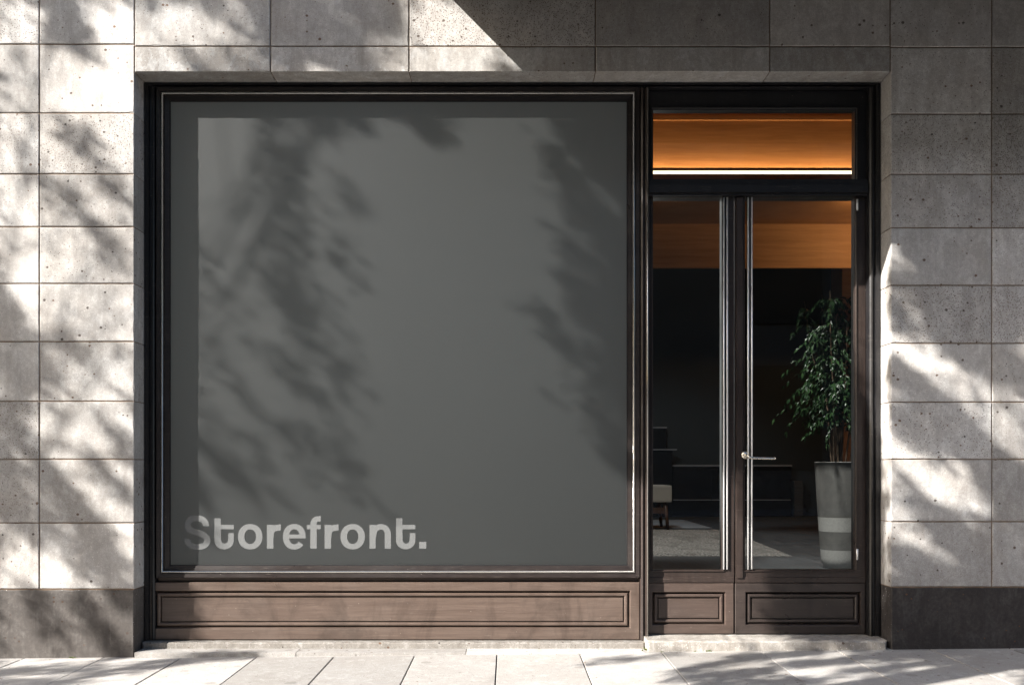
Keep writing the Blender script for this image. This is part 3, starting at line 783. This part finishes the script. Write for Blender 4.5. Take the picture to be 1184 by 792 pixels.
# potted plant
Dp = dist(658); pc = (XP(979, Dp), Dp-CAM_D+.15); qp = (Dp+.1)/FPX
def pz2(py): return EYE+(VY-py)*qp
pp = tobj('potted_plant', (pc[0], pc[1], FZ), 'leafy indoor fig in a tapering grey planter with two pale bands behind the door', 'potted plant')
def rr(py): # pot radius by photo height
    t_ = (655-py)/120; t_ = max(0, min(1, t_)); r_ = .158+.062*t_**.8
    if t_ < .09: r_ -= .022*(1-t_/.09)**2
    return r_
def pot_band(a, b, n, cap=False):
    return [(rr(a+(b-a)*k/n), FZ+(655-(a+(b-a)*k/n))/120*(pz2(535)-FZ)) for k in range(n+1)]
m = MB(); m.m = 0
m.m = 1; m.lathe([(0, FZ)]+pot_band(655, 634, 8), pc)
m.m = 0; m.lathe(pot_band(634, 613, 4), pc)
m.m = 1; m.lathe(pot_band(613, 597, 4), pc)
m.m = 0; pr = pot_band(597, 535, 6); zt_ = pr[-1][1]
m.lathe(pr+[(rr(535)+.004, zt_+.003), (rr(535)-.004, zt_+.008), (rr(535)-.016, zt_+.004), (rr(535)-.022, zt_-.06)], pc)
part(m, 'planter', [M['pot'], M['pot_white']], pp, smooth=True)
m = MB(); m.lathe([(rr(535)-.018, zt_-.05), (.1, zt_-.04), (.001, zt_-.035)], pc, 24); part(m, 'soil', M['soil'], pp)
prnd = random.Random(11)
def add_leaf(m, p, d, n, L_, W_, fold=.25):
    """pointed leaf from p along d with face normal n"""
    d = d.normalized(); s_ = d.cross(n)
    if s_.length < 1e-4: s_ = d.orthogonal()
    s_.normalize(); n = s_.cross(d)
    a = m.vert(p); mid = p+d*L_*.5-n*L_*.06; b = m.vert(p+d*L_-n*L_*.22)
    l_ = m.vert(mid+s_*W_/2+n*W_*fold); r_ = m.vert(mid-s_*W_/2+n*W_*fold); c_ = m.vert(mid)
    m.face((a, l_, c_)); m.face((a, c_, r_)); m.face((c_, l_, b)); m.face((c_, b, r_))
stems = []
leafm = MB()
z_soil = zt_-.04
ztop = pz2(322)
for i in range(11):
    a0 = prnd.uniform(0, 6.28); r0 = prnd.uniform(.02, .09)
    tx = prnd.uniform(-.44, .36); ty = prnd.uniform(-.32, .32); h = prnd.uniform(.70, .985)
    p0 = Vector((pc[0]+r0*math.cos(a0), pc[1]+r0*math.sin(a0), z_soil))
    p3 = Vector((pc[0]+tx*.75, pc[1]+ty*.7, z_soil+(ztop-z_soil)*h))
    pts = [p0, p0.lerp(p3, .3)+Vector((tx*.05, ty*.05, .05)), p0.lerp(p3, .65)+Vector((tx*.12, ty*.1, .03)), p3]
    path = crom(pts, 7); m = MB(); m.tube(path, [.0085-.006*k/len(path) for k in range(len(path))], 7)
    part(m, 'stem', M['stem'], pp, smooth=True)
    stems.append(path)
def outline(z):     # half width towards the left, by height fraction
    f = (z-z_soil)/(ztop-z_soil)
    return f
for path in stems:
    for k in range(46):
        f = 1-prnd.random()**1.15*.68; base = path[int(f*(len(path)-1))]
        ang = prnd.uniform(0, 6.28); env = math.sin(min(1, (f-.05)/.9)*math.pi*.86+.25)
        ln = prnd.uniform(.14, .56)*max(.30, env)
        dir_ = Vector((math.cos(ang), math.sin(ang), prnd.uniform(.0, .45))).normalized()
        n_ = 8; tw = [base]
        for j in range(1, n_+1):
            dd = dir_+Vector((0, 0, -.16*j)); tw.append(tw[-1]+dd.normalized()*ln/n_)
        for j in range(1, n_+1):
            if prnd.random() < .12: continue
            for q_ in range(2):
                dl = (tw[j]-tw[j-1]).normalized()+Vector((prnd.uniform(-.8, .8), prnd.uniform(-.8, .8), prnd.uniform(-.9, .1)))
                leafm.cur = (prnd.random(), .5, .5)
                add_leaf(leafm, tw[j], dl, Vector((prnd.uniform(-.5, .5), prnd.uniform(-.9, .2), 1)).normalized(), prnd.uniform(.040, .066), prnd.uniform(.016, .025))
part(leafm, 'foliage', M['ficus_leaf'], pp)

# ------------------------------------------------------------------ unseen canvas added over the door, shaped to throw diagonal shade on the wall
ax0, ax1, azt, azf, al = -.523, 4.6, 3.549, 3.0, .9
aw = empty('shade_awning', (2.0, 0, azt), 'unseen dark canvas added over the doorway to shade the wall', 'shade_awning')
m = MB(); n_ = 24
def awp(x, t_, dy=0): return (x, -.004-al*t_, azt+(azf-azt)*t_+dy)
for t0, t1 in ((0, .5), (.5, 1)):
    for i in range(n_):
        a = ax0+(ax1-ax0)*i/n_; b = ax0+(ax1-ax0)*(i+1)/n_
        m.face([m.vert(awp(a, t0)), m.vert(awp(b, t0)), m.vert(awp(b, t1)), m.vert(awp(a, t1))])
        m.face([m.vert(awp(a, t0, -.006)), m.vert(awp(a, t1, -.006)), m.vert(awp(b, t1, -.006)), m.vert(awp(b, t0, -.006))])
m.build('canvas', M['shade_awning'], None).parent = aw; bpy.data.objects['canvas'].data.transform(Matrix.Translation(-aw.location))
for x in (ax0+.03, (ax0+ax1)/2, ax1-.03):
    m = MB(); m.tube([awp(x, .02, -.02), awp(x, .98, -.02)], .012, 8); part(m, 'arm', M['gasket'], aw)

# ------------------------------------------------------------------ street trees (their dappled shade falls on wall and pavement)
# where foliage is thick or thin, written as the shade it throws (photo coordinates of the lit surfaces)
CAP = [  # x0,y0,x1,y1,radius,strength
 (72,5,82,32,20,1), (55,40,80,60,10,.35), (180,60,100,95,8,.12), (72,138,84,165,9,.6), (96,150,114,195,10,1), (108,195,120,215,8,.5),
 (48,205,58,225,11,.8), (75,210,82,230,8,.6), (98,238,128,288,8,.8), (132,205,146,232,7,.6), (128,290,150,350,6,.3), (0,140,46,190,8,.25),
 (2,345,10,400,17,1), (8,402,28,450,17,.8), (62,385,88,392,11,.9), (50,400,66,455,9,.5), (95,405,125,440,8,.4), (130,492,146,520,9,1), (140,400,155,430,8,.5),
 (8,480,32,520,15,.6), (0,535,22,600,22,1), (45,535,75,570,16,1), (70,560,135,650,18,1), (60,600,110,640,20,.9), (110,535,150,575,9,.8), (100,650,150,690,16,.9), (150,520,155,560,7,.6),
 (96,690,136,752,11,1), (30,668,52,705,6.5,.95), (50,703,76,752,7,.95), (30,640,0,590,6,.3),
 (225,58,232,80,9,.6), (272,62,285,80,8,.6), (165,-5,178,30,8,.35), (322,0,338,50,17,1), (345,0,358,45,14,.9), (395,0,440,10,14,.9), (380,20,400,45,15,.9), (425,40,438,55,8,.6),
 (395,58,425,84,15,.95), (325,58,336,74,11,.8), (455,15,465,70,6,.3), (250,-5,262,30,10,.4), (300,10,305,80,7,.4),
 (335,-60,420,-20,40,.9), (80,-60,60,-20,40,.7),
 # on the pavement
 (0,771,120,771,4,.95), (0,785,90,785,6,.9), (90,779,170,766,4,.8), (150,772,230,760,3.5,.8), (175,762,300,755,3.5,.9), (40,765,110,765,3,.6),(100,790,150,783,3,.5),
 (690,765,740,760,2.5,.8), (725,765,790,757,3,.8), (800,775,880,764,4,.95), (790,785,900,778,5,.9), (860,760,960,757,4,.95), (820,790,960,790,6,.9), (920,770,1010,765,4,.95), (985,778,1060,775,5,.95),
 (1000,762,1184,757,5,.95), (1060,770,1184,768,4,.9), (1030,786,1090,786,4,.9), (1130,780,1184,778,4,.95),(1000,752,1184,752,5,1),(860,752,1000,752,3,.8),
 # right wall
 (1060,270,1184,300,26,1), (1090,300,1184,330,28,1), (1100,345,1140,375,22,.95), (1030,318,1045,328,9,.7), (1075,345,1100,385,12,.8), (1035,345,1040,372,9,.8), (1060,310,1085,330,12,.9),
 (1110,395,1140,425,15,.9), (1147,400,1184,430,14,.9), (1165,340,1184,370,9,.9), (1036,425,1070,455,13,.8), (1060,440,1100,462,9,.6), (1100,440,1130,458,6,.4),
 (1038,470,1062,505,11,.9), (1070,462,1120,505,15,1), (1110,500,1184,560,17,1), (1160,560,1184,600,22,1), (1060,505,1090,515,7,.5), (1150,455,1184,475,7,.6),
 (1044,560,1085,600,8,.6), (1085,600,1140,650,17,.85), (1037,640,1090,676,17,.85), (1100,660,1184,676,12,.8), (1155,610,1184,650,14,.8), (1120,600,1147,610,8,.6),
 (1080,320,1147,372,22,1), (1035,700,1184,730,34,1), (1035,680,1184,680,14,.9), (1050,745,1184,745,20,1),
]
PANE = [ (322,150,330,260,11,.9), (345,160,352,300,9,.8), (330,260,338,330,13,.9), (345,345,360,420,12,.9), (375,330,392,420,8,.7), (360,440,375,520,9,.8), (392,430,404,520,8,.8), (402,500,414,568,8,1), (392,230,405,330,7,.7), # shade on the recessed joinery: same list in the pane's own place
 (318,150,345,205,13,.9), (338,200,346,262,11,.9), (372,140,408,190,10,.8), (392,190,408,240,7,.6), (350,150,360,230,7,.5), (300,165,296,200,8,.3), (260,170,256,260,9,.3), (236,300,258,345,9,.8),
 (296,292,345,345,15,.95), (318,330,362,390,16,.95), (240,388,275,440,15,.5), (300,395,330,440,11,.6), (325,410,372,460,15,.9), (385,400,408,440,8,.6), (395,270,402,310,7,.6),
 (250,460,300,520,14,.45), (290,470,350,520,12,.5), (335,480,350,510,12,.8), (240,510,290,570,16,.8), (290,530,330,590,10,.6), (345,520,380,560,9,.6), (395,470,402,500,7,.7), (400,505,412,560,6,.8),
 
 (650,140,735,205,16,1), (665,138,728,138,12,1), (632,158,660,200,9,.8), (618,150,628,175,6,.4), (645,190,690,270,13,.95), (680,170,728,230,18,.9), (690,240,728,320,24,1), (655,270,690,350,11,.9), (700,320,728,420,22,1),
 (606,345,625,360,8,.7), (622,355,652,398,10,.9), (660,320,700,400,14,.8), (690,400,728,480,14,1), (655,400,690,450,7,.5), (668,445,700,490,10,.7), (690,470,728,545,13,.95), (705,490,728,550,10,.8), (640,455,665,480,6,.3),
 (733,100,752,545,15,1), (752,270,800,520,26,1), (800,270,860,520,30,1), (890,270,1010,600,45,1), (850,270,860,500,30,1), (905,600,1010,640,30,1), (790,480,860,530,22,1),
 (918,706,1020,735,46,1), (915,668,1020,680,34,1), (900,590,1010,650,34,1),
]
dpl = .17
CAPW = []
for (a, b, c, d, r_, s_) in CAP: CAPW.append((a, b, c, d, r_, s_))
for (a, b, c, d, r_, s_) in PANE:
    def cv(px, py):
        X = PX(px, dpl)-SX*dpl; Z = PZ(py, dpl)+SZ*dpl
        return X*230+VX, VY-(Z-EYE)*230
    p0, p1 = cv(a, b), cv(c, d); CAPW.append((p0[0], p0[1], p1[0], p1[1], r_*(.72 if a < 500 and c < 500 else .95), s_*(.6 if a < 500 else 1.0)))
CA = np.array(CAPW)
def dens(px, py):
    out = np.zeros(len(px))
    for x0, y0, x1, y1, r_, s_ in CAPW:
        if y0 < 752 and x0 < 1028: r_ = r_*.80-1.5 if r_ > 5 else r_
        if y0 >= 752: r_ = r_*.62
        vx, vy = x1-x0, y1-y0; L2 = vx*vx+vy*vy+1e-6
        t_ = np.clip(((px-x0)*vx+(py-y0)*vy)/L2, 0, 1)
        sy = 1.0
        d_ = np.hypot(px-x0-t_*vx, (py-y0-t_*vy)*sy)
        out = np.maximum(out, s_*np.clip((r_*1.12-d_)/(r_*.35), 0, 1))
    return out
rg = np.random.default_rng(5)
TREES = [dict(c=np.array([-7.6, -3.5, 5.4]), r=np.array([3.0, 1.0, 2.9]), trunk=(-9.2, -3.9), n=120000, lim=(-9999, 520),
              label='slender street tree with a high airy crown at the kerb, farther left'),
         dict(c=np.array([-3.5, -3.5, 5.3]), r=np.array([3.0, 1.0, 2.9]), trunk=(-3.3, -3.8), n=62000, lim=(560, 9999),
              label='slender street tree with a high airy crown at the kerb, nearer the shop door')]
def shade_px(P):
    """photo position of the shadow each point throws on the wall or pavement"""
    t_ = -P[:, 1]; X = P[:, 0]+SX*t_; Z = P[:, 2]-SZ*t_
    px = VX+X*230; py = VY-(Z-EYE)*230
    g = Z < 0; yg = Z/SZ; Xg = X+SX*yg; dd = CAM_D+yg
    ok = g & (dd > .5)
    px = np.where(ok, VX+Xg*FPX/np.maximum(dd, .5), px); py = np.where(ok, VY+EYE*FPX/np.maximum(dd, .5), py)
    return px, py, Z
for ti, T in enumerate(TREES):
    # sprig centres in the crown ellipsoid
    N = T['n']; u = rg.normal(size=(N, 3)); u /= np.linalg.norm(u, axis=1)[:, None]; rad = rg.random(N)**(1/3)
    P = T['c']+u*rad[:, None]*T['r']
    px, py, Z = shade_px(P)
    D1 = dens(px, py)
    inframe = (px > -12) & (px < 1200) & (py > -12) & (py < 800)
    nz = np.array([noise.noise(Vector(p)*1.1) for p in P])
    other = np.clip(.35+1.3*nz, 0, 1)*.35
    # the crown is kept open where sun reaches the visible wall
    pr = np.where(inframe, D1**1.5*np.where((px > 300) & (px < 480) & (py < 100), 1.0, np.where(px > 540, .72, np.where((px > 42) & (px < 157), .27, .36))), other)
    keep = (rg.random(N) < pr) & (px > T['lim'][0]) & (px < T['lim'][1])
    P = P[keep]; pr = pr[keep]
    tr = empty('street_tree', (T['trunk'][0], T['trunk'][1], gz(T['trunk'][0])), T['label'], 'tree', 'street trees along the kerb')
    lm = MB(); rr_ = random.Random(30+ti)
    V = []; F = []; CC = []
    for p in P:
        base = Vector(p); ax = Vector((.30+rr_.uniform(-.35, .35), rr_.uniform(-.4, .4), -1+rr_.uniform(-.2, .5))).normalized()
        for k in range(7):
            q_ = base+ax*(k-3)*.018+Vector((rr_.gauss(0, .014), rr_.gauss(0, .03), rr_.gauss(0, .014)))
            d_ = (ax+Vector((rr_.uniform(-.8, .8), rr_.uniform(-.8, .8), rr_.uniform(-.6, .6)))).normalized()
            s_ = d_.cross(Vector((rr_.uniform(-1, 1), rr_.uniform(-1, 1), rr_.uniform(-1, 1)))); s_.normalize()
            L_ = rr_.uniform(.038, .066); W_ = L_*.44; i0 = len(V)
            V += [tuple(q_), tuple(q_+d_*L_*.45+s_*W_/2), tuple(q_+d_*L_), tuple(q_+d_*L_*.45-s_*W_/2)]
            F.append((i0, i0+1, i0+2, i0+3)); CC.append((rr_.random(), .5, .5))
    lm.v = V; lm.f = F; lm.c = CC; lm.mi = [0]*len(F)
    part(lm, 'crown', M['leaf'], tr)
    # limbs: gather the sprigs in clusters, lead a limb to each
    K = 26; cen = P[rg.choice(len(P), K, replace=False)]
    for _ in range(12):
        a = np.argmin(((P[:, None, :]-cen[None])**2).sum(-1), 1)
        cen = np.array([P[a == k].mean(0) if (a == k).any() else cen[k] for k in range(K)])
    tm = MB(); g0 = Vector((T['trunk'][0], T['trunk'][1], gz(T['trunk'][0])))
    fork = g0+Vector((.1, .0, 3.7))
    tm.tube([tuple(p) for p in crom([g0, g0+Vector((.03, 0, 1.2)), g0+Vector((-.02, .03, 2.5)), fork], 5)], [.17-.0045*k for k in range(16)], 14)
    top_ = fork+Vector((.15, .05, 1.9))
    tm.tube([tuple(p) for p in crom([fork-Vector((0, 0, .05)), fork.lerp(top_, .5)+Vector((-.06, 0, 0)), top_], 6)], [.10-.005*k for k in range(13)], 10)
    part(tm, 'trunk', M['bark'], tr, smooth=True)
    bm_ = MB()
    for k in range(K):
        c_ = Vector(cen[k]); st_ = fork.lerp(top_, min(1, max(.05, (c_.z-4.6)/4.5)))
        mid = st_.lerp(c_, .5)+Vector((0, 0, -.15)); pth = crom([st_, mid, c_], 6)
        bm_.tube([tuple(p) for p in pth], [max(.0045, .020-.0030*j) for j in range(len(pth))], 6)
        idx = np.where(a == k)[0]
        if len(idx) == 0: continue
        for j in rg.choice(idx, min(len(idx), 16), replace=False):
            e = Vector(P[j]); st2 = pth[rr_.randint(7, len(pth)-1)]
            bm_.tube([tuple(st2), tuple(st2.lerp(e, .5)+Vector((0, 0, .06))), tuple(e)], [.004, .003, .0015], 4, caps=False)
    part(bm_, 'limbs', M['bark'], tr, smooth=True)

# ------------------------------------------------------------------ opposite side of the street
ground_sheet('opposite_pavement', M['kerb'], -16.5, -13.5, -.02)
ob = empty('opposite_building', (0, -20, 0), 'plain three-storey rendered building across the street', 'building')
m = MB(); m.box(-34, 34, -24, -16.5, -.3, 10.2); m.box(-34.2, 34.2, -24, -16.35, 10.2, 10.5, .02)
part(m, 'facade', M['render'], ob)
for i in range(12):
    for z0 in (.9, 4.1, 7.3):
        x = -24.5+i*4.25; m = MB(); m.box(x, x+1.7, -16.53, -16.46, z0, z0+2.3, .02); part(m, 'window', M['black_lacquer'], ob)

# ------------------------------------------------------------------ weeds in the joints
def weed(x, y, z, s, n, label):
    m = MB()
    for k in range(n):
        a = rnd.uniform(0, 6.28); d_ = Vector((math.cos(a), math.sin(a)*.6-.25, rnd.uniform(.25, 1.3)))
        m.cur = (rnd.random(), .5, .5)
        add_leaf(m, Vector((x+rnd.uniform(-s, s)*.8, y+rnd.uniform(-.004, .004), z)), d_, Vector((0, -1, .6)), s*rnd.uniform(.5, 1.1), s*rnd.uniform(.25, .45))
    m.build('weed', M['weed'], label=label, cat='weed', group='weeds in the pavement joint')
weed(PX(748.5), .02, gz(.7)+.004, .022, 16, 'largest tuft of weeds at the left end of the doorstep')
weed(PX(765), -.006, gz(.8)-.001, .009, 8, 'tiny weed at the foot of the doorstep near its left end')
weed(PX(803), -.006, gz(.9)-.001, .010, 9, 'small dark weed at the foot of the doorstep before the narrow door leaf')
weed(PX(820.5), -.006, gz(1.0)-.001, .016, 12, 'low green weed at the foot of the doorstep under the meeting of the two doors')
weed(PX(86), -.006, gz(-2.2)-.001, .016, 12, 'small yellow-green weed at the foot of the dark plinth left of the window')
